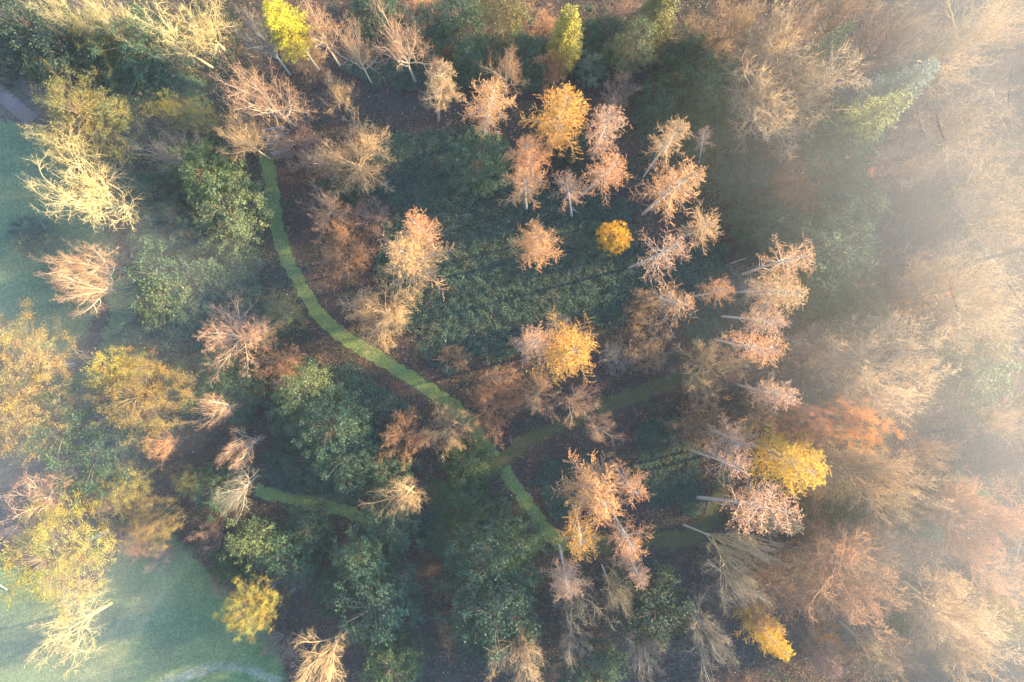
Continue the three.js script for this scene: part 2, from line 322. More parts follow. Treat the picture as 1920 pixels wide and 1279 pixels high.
{
  const d = new Uint8Array(TW * TH * 4), R = rng(5), names = Object.keys(GROUND), gx = Math.ceil(TW / 2), gy = Math.ceil(TH / 2), grid = new Uint8Array(gx * gy);
  for (let y = 0; y < gy; y++) for (let x = 0; x < gx; x++) grid[y * gx + x] = names.indexOf(zone(...toPx((x / gx - 0.5) * GW, (0.5 - y / gy) * GH)));
  for (let y = 0; y < TH; y++) for (let x = 0; x < TW; x++) {
    const ix = clamp(Math.round((x + (R() - 0.5) * 5) / 2), 0, gx - 1), iy = clamp(Math.round((y + (R() - 0.5) * 5) / 2), 0, gy - 1), kind = names[grid[iy * gx + ix]], [a, b] = GROUND[kind], k = (y * TW + x) * 4;
    let t = 0.5 + 0.5 * fbm(x * 0.02, y * 0.02, 4) + 0.25 * noise2(x * 0.22, y * 0.22) + (R() - 0.5) * 0.5;
    if (kind === 'lawn') t += 0.25 * noise2(x * 0.006, y * 0.03);
    t = clamp(t);
    const w = kind === 'litter' ? smooth(0.1, 0.55, fbm(x * 0.012 + 90, y * 0.012, 3)) : 0, j = 0.86 + R() * 0.28, rust = [98, 66, 52];
    for (let c = 0; c < 3; c++) { const base = a[c] + (b[c] - a[c]) * t; d[k + c] = clamp((base + (rust[c] - base) * w * 0.5) * j, 0, 255); }
    d[k + 3] = 255;
  }
  const map = new THREE.DataTexture(d, TW, TH); map.colorSpace = THREE.SRGBColorSpace; map.magFilter = THREE.LinearFilter; map.wrapS = map.wrapT = THREE.MirroredRepeatWrapping; map.needsUpdate = true;
  const S = 512, bd = new Uint8Array(S * S * 4);
  for (let y = 0; y < S; y++) for (let x = 0; x < S; x++) { const v = clamp(0.5 + 0.35 * noise2(x * 0.19, y * 0.19) + 0.35 * (R() - 0.5)) * 255, k = (y * S + x) * 4; bd[k] = bd[k + 1] = bd[k + 2] = v; bd[k + 3] = 255; }
  const bump = new THREE.DataTexture(bd, S, S); bump.magFilter = THREE.LinearFilter; bump.wrapS = bump.wrapT = THREE.RepeatWrapping; bump.repeat.set(14, 11); bump.needsUpdate = true;
  M.ground = new THREE.MeshStandardMaterial({ map, bumpMap: bump, bumpScale: 0.12, roughness: 0.95 });
  const g = new THREE.PlaneGeometry(GW, GH, 140, 110); g.rotateX(-Math.PI / 2);
  const p = g.attributes.position; for (let k = 0; k < p.count; k++) p.setY(k, relief(p.getX(k), p.getZ(k)));
  g.computeVertexNormals();
  const o = mesh('ground', g, M.ground, scene); o.userData.kind = 'structure';
}
// trodden grass paths, a sheet each just above the ground
function grassTexture(seed, a, b, c) {
  const S = 512, d = new Uint8Array(S * S * 4), R = rng(seed);
  for (let y = 0; y < S; y++) for (let x = 0; x < S; x++) {
    const t = clamp(0.5 + 0.45 * fbm(x * 0.03 + seed, y * 0.03, 4) + (R() - 0.5) * 0.55), e = smooth(0.0, 0.5, fbm(x * 0.022 + 33, y * 0.022 + seed, 4)) * 0.85, k = (y * S + x) * 4, j = 0.85 + R() * 0.3;
    for (let i = 0; i < 3; i++) d[k + i] = clamp(((a[i] + (b[i] - a[i]) * t) * (1 - e) + c[i] * e) * j, 0, 255); d[k + 3] = 255;
  }
  const m = new THREE.DataTexture(d, S, S); m.colorSpace = THREE.SRGBColorSpace; m.magFilter = THREE.LinearFilter; m.wrapS = m.wrapT = THREE.MirroredRepeatWrapping; m.needsUpdate = true; return m;
}
const pathMat = {
  mown: new THREE.MeshStandardMaterial({ map: grassTexture(3, [138, 154, 88], [92, 116, 62], [108, 98, 70]), roughness: 0.95 }),
  worn: new THREE.MeshStandardMaterial({ map: grassTexture(7, [92, 92, 58], [68, 68, 48], [88, 72, 58]), roughness: 0.95 }),
};
PATHS.forEach(([name, kind, , half, ], n) => {
  const L = PATHS[n].line, g = new Geo(), uv = [], W = 6; let run = 0;
  for (let k = 0; k < L.length; k++) {
    const a = L[Math.max(0, k - 1)], b = L[Math.min(L.length - 1, k + 1)], t = V().subVectors(b, a).normalize(), s = V(-t.z, 0, t.x); if (k) run += L[k].distanceTo(L[k - 1]);
    for (let j = 0; j <= W; j++) {
      const q = j / W * 2 - 1, e = q * half * (1 + 0.24 * noise2(k * 0.13 + n * 7, q > 0 ? 3 : 9) + (Math.abs(q) === 1 ? 0.14 * noise2(k * 0.5, q * 5 + n) + 0.12 * noise2(k * 1.7, q * 5 + n) : 0)), x = L[k].x + s.x * e, z = L[k].z + s.z * e;
      g.v(x, relief(x, z) + 0.034 + 0.005 * n, z, 0, 1, 0); uv.push(run / 6, e / 6 + 0.5);
      if (k && j) { const i = k * (W + 1) + j; g.i.push(i, i - 1, i - W - 2, i, i - W - 2, i - W - 1); }
    }
  }
  const geo = g.done(); geo.setAttribute('uv', new THREE.Float32BufferAttribute(uv, 2));
  const o = mesh(numbered(name), geo, pathMat[kind], scene); o.userData.kind = 'structure';
});
// a short paved path on the lawn edge
{
  const L = [at(-60, 132), at(0, 175), at(30, 200), at(62, 228)], g = new Geo(), uv = [];
  L.forEach((p, k) => { const t = V().subVectors(L[Math.min(3, k + 1)], L[Math.max(0, k - 1)]).normalize(); for (const s of [-1, 1]) { const x = p.x - t.z * s * 1.0, z = p.z + t.x * s * 1.0; g.v(x, relief(x, z) + 0.05, z, 0, 1, 0); uv.push(k, s); } if (k) { const i = k * 2; g.i.push(i, i - 2, i + 1, i + 1, i - 2, i - 1); } });
  const geo = g.done(); geo.setAttribute('uv', new THREE.Float32BufferAttribute(uv, 2));
  const o = mesh('paved_path', geo, new THREE.MeshStandardMaterial({ map: grassTexture(21, [128, 112, 116], [108, 96, 104], [120, 104, 100]), roughness: 0.9 }), scene); o.userData.kind = 'structure';
}

// ------------------------------------------------------------------ ground cover: leaves nobody could count
const VIEW = [150, 106];
{
  // leaves and grass blades too small to tell apart: one mesh of loose faces each
  function strewn(name, n, seed, keep, put, mat) {
    const R = rng(seed), g = new Geo(true);
    for (let k = 0, tries = 0; k < n && tries < n * 12; tries++) { const x = (R() - 0.5) * VIEW[0], z = (R() - 0.5) * VIEW[1], [px, py] = toPx(x, z), kind = zone(px, py); if (!keep(kind, segDist(x, z), R, px, py)) continue; put(g, V(x, relief(x, z), z), R, kind, px, py); k++; }
    return mesh(name, g.done(), mat, scene, 'stuff');
  }
  const flat = leafy({ roughness: 0.65 });
  tag(strewn('bramble_cover', 260000, 41, (k, d, R, px, py) => k === 'bramble' && d > 0.1 - R() * R() * 0.7 && R() < 0.9 + 0.6 * fbm(px * 0.022, py * 0.022, 3), (g, p, R, k, px, py) => {
    const mound = 0.5 + 0.7 * fbm(px * 0.04, py * 0.04, 3), j = 0.6 + R() * 0.6 + 0.2 * noise2(px * 0.025, py * 0.025), w = R() < 0.04 ? 1.9 : 1 + 0.3 * R(); p.y += 0.08 + Math.max(0, mound) * 0.95 * (0.45 + 0.55 * R());
    g.tint = [(0.040 + 0.022 * smooth(0.1, 0.6, noise2(px * 0.014, py * 0.014 + 60))) * j * w, 0.10 * j, 0.072 * j]; g.leaf(p, dirOf(R() * 6.28, (R() - 0.6) * 0.9), V((R() - 0.5) * 1.4, 1, (R() - 0.5) * 1.4).normalize(), 0.11 + R() * 0.11, 0.038 + R() * 0.025);
  }, flat), 'dark green bramble thicket covering the floor of the clearing', 'brambles');
  tag(strewn('ivy_cover', 60000, 42, (k, d, R, px, py) => d > 0.1 - R() * R() * 0.8 && (k === 'scrubby' || (k === 'litter' && fbm(px * 0.012, py * 0.012, 2) > 0.1)) && R() < 0.55 + fbm(px * 0.03, py * 0.03, 2), (g, p, R, k, px, py) => {
    const j = 0.6 + R() * 0.8; p.y += 0.05 + R() * 0.4; g.tint = [0.060 * j, 0.095 * j, 0.048 * j]; g.leaf(p, dirOf(R() * 6.28, (R() - 0.6) * 0.8), V((R() - 0.5) * 1.2, 1, (R() - 0.5) * 1.2).normalize(), 0.16 + R() * 0.16, 0.06);
  }, flat), 'patchy green ivy and ferns under the trees', 'ground cover');
  tag(strewn('dead_bracken', 5200, 43, (k, d, R, px, py) => d > 0.1 - R() * R() * 0.7 && (k === 'litter' || k === 'scrubby') && R() < 0.55 + 0.6 * fbm(px * 0.011 + 5, py * 0.011, 2), (g, p, R) => {
    const s = 0.8 + R(), w = R();
    for (let n = 0; n < 9; n++) { const az = R() * 6.28, e = V(Math.cos(az) * (0.25 + R() * 0.5) * s, (0.2 + R() * 0.5) * s, Math.sin(az) * (0.25 + R() * 0.5) * s).add(p), j = 0.6 + R() * 0.7; g.tint = [(0.20 + 0.06 * w) * j, (0.135 + 0.02 * w) * j, 0.095 * j]; g.spike(p, e, 0.013); for (let q = 0; q < 2; q++) g.leaf(p.clone().lerp(e, 0.4 + R() * 0.6), randDir(R), V(0, 1, 0), 0.14 + R() * 0.16, 0.035); }
  }, flat), 'brown dead bracken and stalks on the wood floor', 'bracken');
  tag(strewn('fallen_leaves', 60000, 44, (k, d, R) => k === 'lawn' || k === 'shaved' || k === 'ring' ? R() < 0.03 : d < 0 ? R() < 0.3 : k === 'bramble' ? R() < 0.05 : true, (g, p, R, kind) => {
    const lift = kind === 'bramble', s = (lift ? 1.3 : 0.8) + R() * 0.9, j = 0.7 + R() * 0.7, k = R(); p.y += lift ? 0.5 : 0.06;
    g.tint = k < 0.02 ? [0.6, 0.58, 0.42] : k < 0.14 ? [0.30 * j, 0.16 * j, 0.075 * j] : [0.16 * j, 0.105 * j, 0.085 * j];
    g.leaf(p, dirOf(R() * 6.28, (R() - 0.5) * 0.6), V((R() - 0.5) * 0.8, 1, (R() - 0.5) * 0.8).normalize(), 0.13 * s, 0.045 * s);
  }, leafy({ roughness: 0.8 })), 'brown and rusty fallen leaves strewn over the ground', 'leaf litter');
  tag(strewn('grass_blades', 50000, 45, (k, d, R) => k === 'lawn' ? R() < 0.7 : k === 'shaved' ? R() < 0.4 : d < 0.3 && d > -1.2 && R() < 0.9, (g, p, R) => {
    const j = 0.6 + R() * 0.8; p.y += 0.03; g.tint = [0.13 * j, 0.19 * j, 0.065 * j]; g.leaf(p, dirOf(R() * 6.28, 0.3 + R() * 0.8), V(0, 1, 0.1), 0.12 + R() * 0.16, 0.022);
  }, leafy({ roughness: 0.8 })), 'short green grass of the lawn and the mown paths', 'grass');
}
console.log('ground done');

// ------------------------------------------------------------------ tree models (several of each kind; placed trees share them)
const MODEL = {
  broad: [101, 102, 103, 104].map((s, k) => bareModel(s, { h: 18, fork: 0.26 + 0.04 * k, limbs: 9, angle: 0.8, len: 0.44, sub: 7, subsub: 7, twigs: 6, r0: 0.4, fineR: 0.017 })),
  gnarled: [111, 112].map((s) => bareModel(s, { h: 18, fork: 0.24, limbs: 9, angle: 0.95, len: 0.5, sub: 7, subsub: 6, twigs: 6, wander: 0.42, lift: 0.05, r0: 0.55, fineR: 0.022 })),
  slim: [121, 122, 123].map((s) => bareModel(s, { h: 18, fork: 0.36, limbs: 24, angle: 0.85, len: 0.17, sub: 6, subsub: 5, twigs: 7, excurrent: true, lift: 0.14, r0: 0.2, fineR: 0.012 })),
  coppice: [131, 132, 133].map((s) => bareModel(s, { h: 8, stems: 6, limbs: 5, angle: 0.6, len: 0.34, sub: 5, subsub: 5, twigs: 5, r0: 0.07, lift: 0.03, fineR: 0.016 })),
  dome: [141, 142].map((s) => bareModel(s, { h: 13, fork: 0.16, limbs: 14, angle: 1.05, len: 0.42, sub: 7, subsub: 6, twigs: 7, r0: 0.3, wander: 0.16, lift: 0.02, fineR: 0.017, forks: 2 })),
  oak: [145, 146, 147].map((s) => bareModel(s, { h: 18, fork: 0.2, limbs: 14, angle: 0.95, len: 0.38, sub: 8, subsub: 7, twigs: 7, r0: 0.42, wander: 0.24, lift: 0.05, fineR: 0.02, forks: 2 })),
  poleConifer: [225].map((s) => coniferModel(s, { h: 20, Rc: 3.0, low: 0.5, whorls: 13, droop: 0.3 })),
  larch: [151, 152, 153, 154, 155, 156, 157].map((s, k) => larchModel(s, { h: 22, bare: [0.5, 0.58, 0.45, 0.64, 0.54, 0.6, 0.5][k], Rc: 2.8, whorls: [13, 11, 15, 10, 12, 14, 11][k], tufts: [1.2, 1.0, 1.3, 1.2, 0.9, 1.1, 1.4][k], gap: [0.22, 0.3, 0.14, 0.18, 0.34, 0.22, 0.26][k] })),
  fullLarch: [161, 162, 163].map((s) => larchModel(s, { h: 20, bare: 0.34, Rc: 3.0, whorls: 20, tufts: 1.5, gap: 0.05 })),
  evergreen: [171, 172, 173].map((s) => leafModel(s, { h: 9, Rc: 3.2, clumps: 180, leaves: 95, size: 0.15, lobes: 0.34 })),
  laurel: [181, 182].map((s) => leafModel(s, { h: 4.5, Rc: 2.6, low: 0.02, clumps: 120, leaves: 85, size: 0.16, width: 0.3, lobes: 0.32, stems: 4 })),
  autumn: [191, 192].map((s) => leafModel(s, { h: 13, Rc: 4.6, low: 0.25, clumps: 330, leaves: 105, size: 0.10, hue: 0.28, vary: 0.34, lobes: 0.36, rc: 0.85, inner: 0.25 })),
  sparse: [201, 202].map((s) => leafModel(s, { h: 9, Rc: 3, low: 0.25, clumps: 95, leaves: 90, size: 0.13, hue: 0.12, vary: 0.25, lobes: 0.45, rc: 1.0, inner: 0.5 })),
  weeping: [211].map((s) => leafModel(s, { h: 12, Rc: 3.2, low: 0.2, clumps: 160, leaves: 60, size: 0.2, width: 0.18, droop: 0.8, lobes: 0.3, rc: 1.0 })),
  conifer: [221, 222].map((s) => coniferModel(s, { h: 16, Rc: 3.2 })),
  cypress: [231].map((s) => coniferModel(s, { h: 14, Rc: 2.0, whorls: 24, droop: 0.42, nb0: 9, power: 0.6, low: 0.08 })),
};
console.log('models done');
let turnCount = 0;
// px, py: pixel of the crown's middle; r: its radius in pixels; h: height in metres; base: pixel of the trunk foot where it shows (then px, py is the tip)
function plant(kind, name, category, px, py, r, h, mats, label, group, base) {
  const list = MODEL[kind], m = list[turnCount++ % list.length], o = new THREE.Group();
  o.name = numbered(name); scene.add(o); tag(o, label, category, group);
  let foot, up = V(0, 1, 0), tall = h;
  if (base) {
    const b = V(base[0] - 960, base[1] - 639.5, 0), t = V(px - 960, py - 639.5, 0);
    tall = clamp(ALT * (1 - b.lengthSq() / b.dot(t)), 12, 27); foot = at(base[0], base[1]); up = at(px, py, tall).sub(foot); tall = up.length(); up.normalize();
  } else foot = at(px, py, h * 0.72);
  foot.y = relief(foot.x, foot.z);
  const R = r * (kind.endsWith('arch') ? 1.34 : kind === 'autumn' ? 0.86 : kind === 'broad' || kind === 'dome' || kind === 'oak' ? 1.2 : kind === 'evergreen' || kind === 'laurel' ? 1.14 : kind === 'coppice' ? 1.3 : 1) * (ALT - tall * 0.72) / F, k = R / m.R;
  o.position.copy(foot);
  o.quaternion.setFromUnitVectors(V(0, 1, 0), up).multiply(new THREE.Quaternion().setFromAxisAngle(V(0, 1, 0), turnCount * 2.4));
  o.scale.set(k, tall / m.h, k);
  mesh('trunk', m.trunk, mats[0], o); mesh('crown', m.crown, [mats[1], mats[2]], o, 'stuff');
  return o;
}
const lm = (c) => (['orange', 'rust'].includes(c) ? thinLeafMat : leafMat)(...C[c]);
const bareMats = { pink: [M.barkPale, M.barkPale, M.twigPink], tan: [M.barkPale, M.twigTan, M.twigTan], rust: [M.barkBrown, M.twigRust, M.twigRust], cream: [M.barkLichen, M.barkLichen, M.twigCream], grey: [M.barkPole, M.barkGrey, M.twigGrey], brown: [M.barkBrown, M.barkBrown, M.twigBrown], plum: [M.barkPole, M.twigPlum, M.twigPlum], birch: [M.barkBirch, M.barkPale, M.twigPink], lichen: [M.barkPole, M.barkLichen, M.twigGrey] };
const bare = (kind, tone, px, py, r, h, label, base, group) => plant(kind, kind === 'coppice' ? 'bare_shrub' : 'bare_tree', kind === 'coppice' ? 'shrub' : 'tree', px, py, r, h, bareMats[tone], label, group, base);
const larch = (px, py, r, h, label, base, tone = 'larch', kind = 'larch', group) => plant(kind, 'larch_tree', 'larch', px, py, r, h, [M.barkPole, M.barkGrey, lm(tone === 'larch' ? ['larch', 'larchTan', 'larchRed'][turnCount % 3] : tone)], label, group, base);
const leafTree = (kind, name, category, tone, px, py, r, h, label, base, group) => plant(kind, name, category, px, py, r, h, [M.barkGrey, M.barkBrown, lm(tone)], label, group, base);

// ---- larches round the clearing (tip pixel, crown radius, height, label, trunk foot)
larch(930, 158, 50, 20, 'tall thin larch with long bare grey trunk over a green holly', [903, 268], 'larch');
larch(1058, 208, 58, 19, 'broad larch with yellow needles still on', null, 'gold', 'fullLarch');
larch(988, 268, 44, 20, 'tan larch crowded against the broad yellow larch', [1000, 330], 'larch');
larch(985, 338, 42, 18, 'two-tiered tan larch leaning out over the brambles', [987, 392], 'larch');
larch(1062, 335, 36, 19, 'sparse larch with few upper branches, pinkish scrub at its foot', [1072, 405], 'larchPink');
larch(1158, 302, 46, 20, 'orange-lit larch with a leaning bare pole in open brambles', [1085, 369]);
larch(1148, 215, 46, 21, 'pale pink larch beside the broad yellow larch', [1112, 300], 'larchPink');
larch(1285, 232, 38, 21, 'slanting larch with tufts all down its trunk', [1207, 331]);
larch(1322, 240, 20, 17, 'slim young pink-tinged larch on a thin pale stem', [1311, 306], 'larchPink');
larch(1310, 326, 52, 23, 'pinkish larch on a long clean pole, roots in brambles', [1205, 402]);
larch(1328, 418, 38, 18, 'small tan larch between two taller pole-stemmed larches', [1270, 450]);
larch(1275, 452, 48, 20, 'dense pinkish larch above a grey pole by the brown scrub', [1178, 503], 'larchPink');
larch(1010, 456, 42, 17, 'round star-shaped larch standing alone amid the brambles', null, 'larch', 'fullLarch');
larch(766, 485, 60, 20, 'big tan larch with spreading star-shaped crown beside the brambles', null, 'larch', 'fullLarch');
larch(786, 432, 38, 22, 'narrow larch top touching the big star-shaped larch', null, 'larch');
larch(1522, 478, 50, 21, 'long-poled larch with pink crown next to dark yew bushes', [1392, 515]);
larch(1500, 552, 46, 20, 'orange-lit larch with horizontal-looking pole behind a small round larch', [1376, 548]);
larch(1343, 545, 30, 15, 'small round orange larch between larger larches', null);
larch(1292, 572, 46, 20, 'tufted orange larch with branch stubs sticking from its pole', [1225, 556]);
larch(1465, 606, 38, 18, 'pinkish larch on a short grey pole above green brambles', [1353, 593], 'larchPink');
larch(1462, 655, 46, 19, 'tan larch rising behind the round leafless oak', [1340, 636]);
larch(1455, 735, 40, 18, 'pinkish straggly larch at the edge of brown litter', null, 'larchPink');
larch(1072, 652, 60, 20, 'golden larch with puffed yellow tufts', null, 'gold', 'fullLarch');
larch(1000, 638, 40, 18, 'pink larch pressed against the puffed golden larch', null, 'larchPink');
larch(1392, 836, 44, 19, 'pinkish larch whose pole starts beside grey scrub', [1322, 800], 'larchPink');
larch(1402, 888, 42, 18, 'pinkish tufted larch with a pale pole rising from the brambles', [1294, 845], 'larchPink');
larch(1490, 870, 64, 20, 'bright yellow larch, still full of needles, near the orange beeches', null, 'yellow', 'fullLarch');
larch(1485, 965, 60, 20, 'wide feathery tan larch with a slim pale pole', [1308, 933], 'larchPink');
larch(1442, 1193, 37, 17, 'vivid yellow larch, small and lobed, over dark ground', null, 'yellow', 'fullLarch');
larch(1182, 908, 40, 18, 'round tan larch next to a dark bramble patch', null);
larch(1138, 950, 60, 21, 'large orange-lit larch above a short dark pole', [1085, 893], 'larch', 'fullLarch');
larch(1088, 1022, 46, 18, 'yellowish larch with drooping fan branches', [1072, 945], 'gold');
larch(1172, 1005, 44, 20, 'orange-lit larch over the lower grass path', null);
larch(1062, 1082, 40, 17, 'pinkish round larch at the foot of the orange larches', null, 'larchPink');
larch(1186, 1062, 30, 19, 'thin larch with forked dead limbs beneath the orange larches', null, 'larchPink');

// ---- leafless trees
bare('broad', 'pink', 745, 62, 62, 20, 'tall leafless tree with bushy upper crown near the woodland track');
bare('slim', 'tan', 795, 110, 64, 21, 'long leafless tree with a pale foot on the dark track', [822, 226]);
bare('broad', 'pink', 650, 70, 46, 19, 'pink-brown leafless tree beside the yellow-green conifer');
bare('broad', 'pink', 575, 25, 55, 20, 'leafless pink tree behind the yellow-green conifer');
bare('broad', 'grey', 470, 50, 48, 19, 'greyish leafless tree with thin stems beside the yellow-green conifer');
bare('gnarled', 'cream', 222, 8, 78, 22, 'huge pale leafless tree whose long forked trunk ends by dark firs', [398, 126]);
bare('gnarled', 'cream', 345, 5, 70, 22, 'pale lichen-yellow leafless tree with a straight grey trunk', [420, 94]);
bare('broad', 'cream', 95, 15, 60, 19, 'leafless cream tree rising behind the blue-green evergreens');
bare('broad', 'cream', 190, 22, 48, 19, 'leafless cream tree between evergreens and the forked pale tree');
bare('broad', 'pink', 425, 118, 84, 21, 'large pink leafless tree with a long arched stem', [552, 236]);
bare('broad', 'tan', 396, 224, 56, 19, 'leafless tree with a broken-looking white trunk foot', [505, 297]);
bare('broad', 'tan', 622, 160, 38, 14, 'small fan-shaped leafless tree on the track edge');
bare('dome', 'tan', 655, 285, 74, 13, 'wide leafless tree over dark brambles, long pale main stem');
bare('dome', 'pink', 602, 387, 48, 9, 'rounded leafless shrubby tree close to the grass path');
bare('dome', 'rust', 634, 468, 52, 10, 'leafless fan-branched small tree between path and big larch');
bare('dome', 'tan', 708, 582, 78, 11, 'broad leafless tree with long curving limbs beside the grass path');
bare('dome', 'rust', 922, 770, 58, 10, 'spherical rust-tinted leafless tree at the path junction');
bare('dome', 'pink', 1012, 745, 48, 11, 'pinkish leafless tree tucked below the golden larch');
bare('broad', 'pink', 1074, 758, 56, 13, 'bright pale-stemmed leafless tree below the golden larch');
bare('dome', 'rust', 752, 826, 54, 11, 'rust-tinted leafless tree with a looping pale limb');
bare('dome', 'tan', 832, 812, 50, 10, 'tan leafless tree where the grass paths meet');
bare('broad', 'tan', 758, 938, 66, 13, 'leafless tree overgrown with evergreen leaves at its foot');
bare('gnarled', 'cream', 118, 345, 118, 21, 'great golden leafless tree with crooked limbs at the lawn edge');
bare('broad', 'cream', 76, 252, 50, 18, 'cream leafless tree touching the great crooked tree');
bare('broad', 'grey', 300, 276, 54, 13, 'blue-grey leafless tree among dark evergreens');
bare('broad', 'birch', 72, 488, 62, 20, 'birch with white trunk and pinkish crown over the lawn', [230, 505]);
bare('broad', 'birch', 80, 552, 60, 19, 'wispy grey birch leaning over the lawn', [246, 541]);
bare('dome', 'pink', 424, 632, 76, 12, 'domed pinkish leafless tree beside the lawn-side laurels');
bare('coppice', 'rust', 520, 686, 46, 7, 'reddish leafless shrub with a few pale sticks');
bare('broad', 'pink', 398, 770, 48, 13, 'leafless tree with a thick curling pale trunk');
bare('broad', 'pink', 428, 850, 50, 15, 'leafless tree with two pale stems over reddish ground', [498, 818]);
bare('broad', 'rust', 285, 838, 44, 13, 'reddish leafless tree with one straight stem among evergreens');
bare('gnarled', 'pink', 18, 935, 82, 20, 'thick-trunked leafless tree with mossy trunk foot', [154, 916]);
bare('gnarled', 'cream', 92, 1208, 84, 17, 'pale gnarled leafless tree standing in bright mist over the meadow');
bare('broad', 'grey', 398, 968, 50, 16, 'bare forked tree with grey trunk beside reddish scrub', [484, 891]);
bare('coppice', 'plum', 388, 1012, 30, 6, 'small plum-coloured shrub at the meadow corner');
bare('coppice', 'pink', 292, 1050, 30, 5, 'low pink shrub under the amber bush');
bare('coppice', 'grey', 545, 1076, 32, 6, 'whitish twiggy shrub behind the lime-yellow tree');
bare('broad', 'tan', 600, 1252, 88, 17, 'golden-tipped leafless tree with a slanting thick trunk');
bare('broad', 'tan', 975, 1242, 88, 16, 'wide tan leafless tree below the big dark evergreen');
bare('coppice', 'rust', 848, 1194, 34, 7, 'small rusty leafless shrub in dark litter');
bare('gnarled', 'lichen', 1085, 1146, 74, 17, 'greenish-white leafless tree with tangled limbs below the larches');
bare('broad', 'lichen', 1156, 1128, 48, 18, 'leafless tree with arching pale limbs beside the dark ivy tree');
bare('broad', 'grey', 1078, 1228, 50, 15, 'grey leafless tree over dark holly leaves');
bare('broad', 'grey', 1216, 1232, 56, 16, 'grey leafless tree with thin vertical stems');
bare('broad', 'lichen', 1500, 1068, 70, 21, 'leafless tree with a long curved greenish trunk', [1282, 984]);
bare('slim', 'lichen', 1500, 1012, 46, 19, 'slim leafless tree with a short pale pole behind feathery larch', [1374, 972]);
bare('broad', 'grey', 1432, 1140, 66, 19, 'grey leafless tree forking low above dark litter', [1327, 1050]);
bare('broad', 'grey', 1352, 1262, 66, 20, 'grey leafless tree with a clean leaning blue-grey trunk', [1290, 1120]);
bare('broad', 'plum', 1470, 1190, 40, 16, 'thin leafless tree ending in the vivid yellow larch', [1350, 1116]);
bare('dome', 'tan', 1348, 692, 66, 15, 'round leafless oak with scattered orange leaves');
bare('broad', 'pink', 1128, 812, 46, 13, 'pinkish leafless tree over the worn path');
bare('coppice', 'brown', 1312, 796, 52, 8, 'brown leafless scrub beside the bramble patch');
bare('coppice', 'brown', 1210, 576, 34, 6, 'sparse leafless bush near the brown scrub');
bare('coppice', 'rust', 846, 672, 28, 3, 'dead brown twiggy bush beside the mown path');
bare('broad', 'pink', 948, 112, 46, 17, 'leafless tree rising between two green hollies');
bare('coppice', 'rust', 1038, 122, 32, 9, 'reddish leafless bush beside the weeping yellow conifer');
bare('coppice', 'pink', 1164, 166, 38, 8, 'pinkish leafless bush beyond the pale pink larch');
bare('oak', 'tan', 1488, 145, 112, 17, 'very large round brown leafless oak standing in haze');
bare('broad', 'pink', 1520, 32, 46, 18, 'hazy pink leafless tree behind the large round oak');
bare('gnarled', 'brown', 1893, 185, 112, 23, 'tall backlit leafless tree with a dark slanting trunk in mist', [1712, 296]);
bare('gnarled', 'brown', 1935, 300, 100, 23, 'backlit leafless tree with dark trunk in thick golden mist', [1752, 364]);
bare('gnarled', 'brown', 1960, 400, 100, 23, 'mist-veiled leafless tree whose dark trunk crosses golden fog', [1780, 432]);
bare('broad', 'tan', 1812, 70, 90, 19, 'faint leafless tree dissolving in bright haze');
bare('broad', 'tan', 1880, 20, 80, 20, 'barely visible leafless tree in the brightest haze');
bare('broad', 'brown', 1690, 60, 80, 17, 'dim leafless tree in brown haze behind the blue-green fir');
bare('broad', 'brown', 1600, 10, 70, 17, 'hazy brown leafless tree behind the olive conifer');
bare('broad', 'brown', 1735, 300, 80, 17, 'hazy leafless tree behind the bright-topped fir');
bare('oak', 'tan', 1840, 560, 108, 20, 'leafless tree with thick pale limbs glowing in mist');
bare('oak', 'tan', 1716, 690, 122, 21, 'large leafless tree with a thick horizontal-looking grey trunk', null);
bare('broad', 'brown', 1895, 760, 84, 19, 'leafless tree with straight dark stem in pale mist', [1820, 800]);
bare('oak', 'tan', 1655, 908, 92, 18, 'cream-grey leafless tree behind the bright yellow larch');
bare('oak', 'rust', 1634, 1072, 116, 18, 'massive domed rust-brown leafless oak');
bare('oak', 'rust', 1850, 1000, 92, 18, 'leafless tree in orange-brown litter with dark lower stem');
bare('broad', 'brown', 1762, 860, 60, 16, 'hazy brown leafless tree beside the sage green bush');
bare('oak', 'tan', 1818, 1168, 92, 18, 'sprawling tan leafless tree near the lime green bush');
bare('broad', 'tan', 1664, 1240, 70, 15, 'tan leafless tree below the massive domed oak');
bare('slim', 'plum', 1580, 1255, 44, 15, 'narrow leafless tree with pale stem and rusty leaves', [1524, 1184]);
bare('gnarled', 'tan', 1842, 1250, 80, 19, 'leafless tree with twisting pale limbs in golden haze');
bare('broad', 'brown', 1890, 640, 60, 17, 'hazed leafless tree between glowing pale-limbed tree and straight-stemmed one');
bare('broad', 'plum', 1540, 640, 60, 11, 'low plum-brown leafless tree beside the large grey-trunked tree');
bare('coppice', 'brown', 1560, 970, 48, 8, 'brown scrub between grey-cream tree and domed oak');
bare('coppice', 'rust', 1900, 1120, 60, 9, 'rusty scrub in golden haze');
bare('coppice', 'rust', 1750, 540, 60, 9, 'tawny scrub under the misty pale-limbed tree');
bare('coppice', 'plum', 1480, 1130, 50, 8, 'plum-brown scrub on dark litter');
bare('coppice', 'brown', 1220, 660, 48, 4, 'low brown scrub between golden larch and pole larches');
bare('coppice', 'brown', 190, 935, 40, 8, 'brown scrub beside the mossy-footed tree');
bare('coppice', 'plum', 545, 255, 40, 3, 'plum-dark scrub beside the log pile');

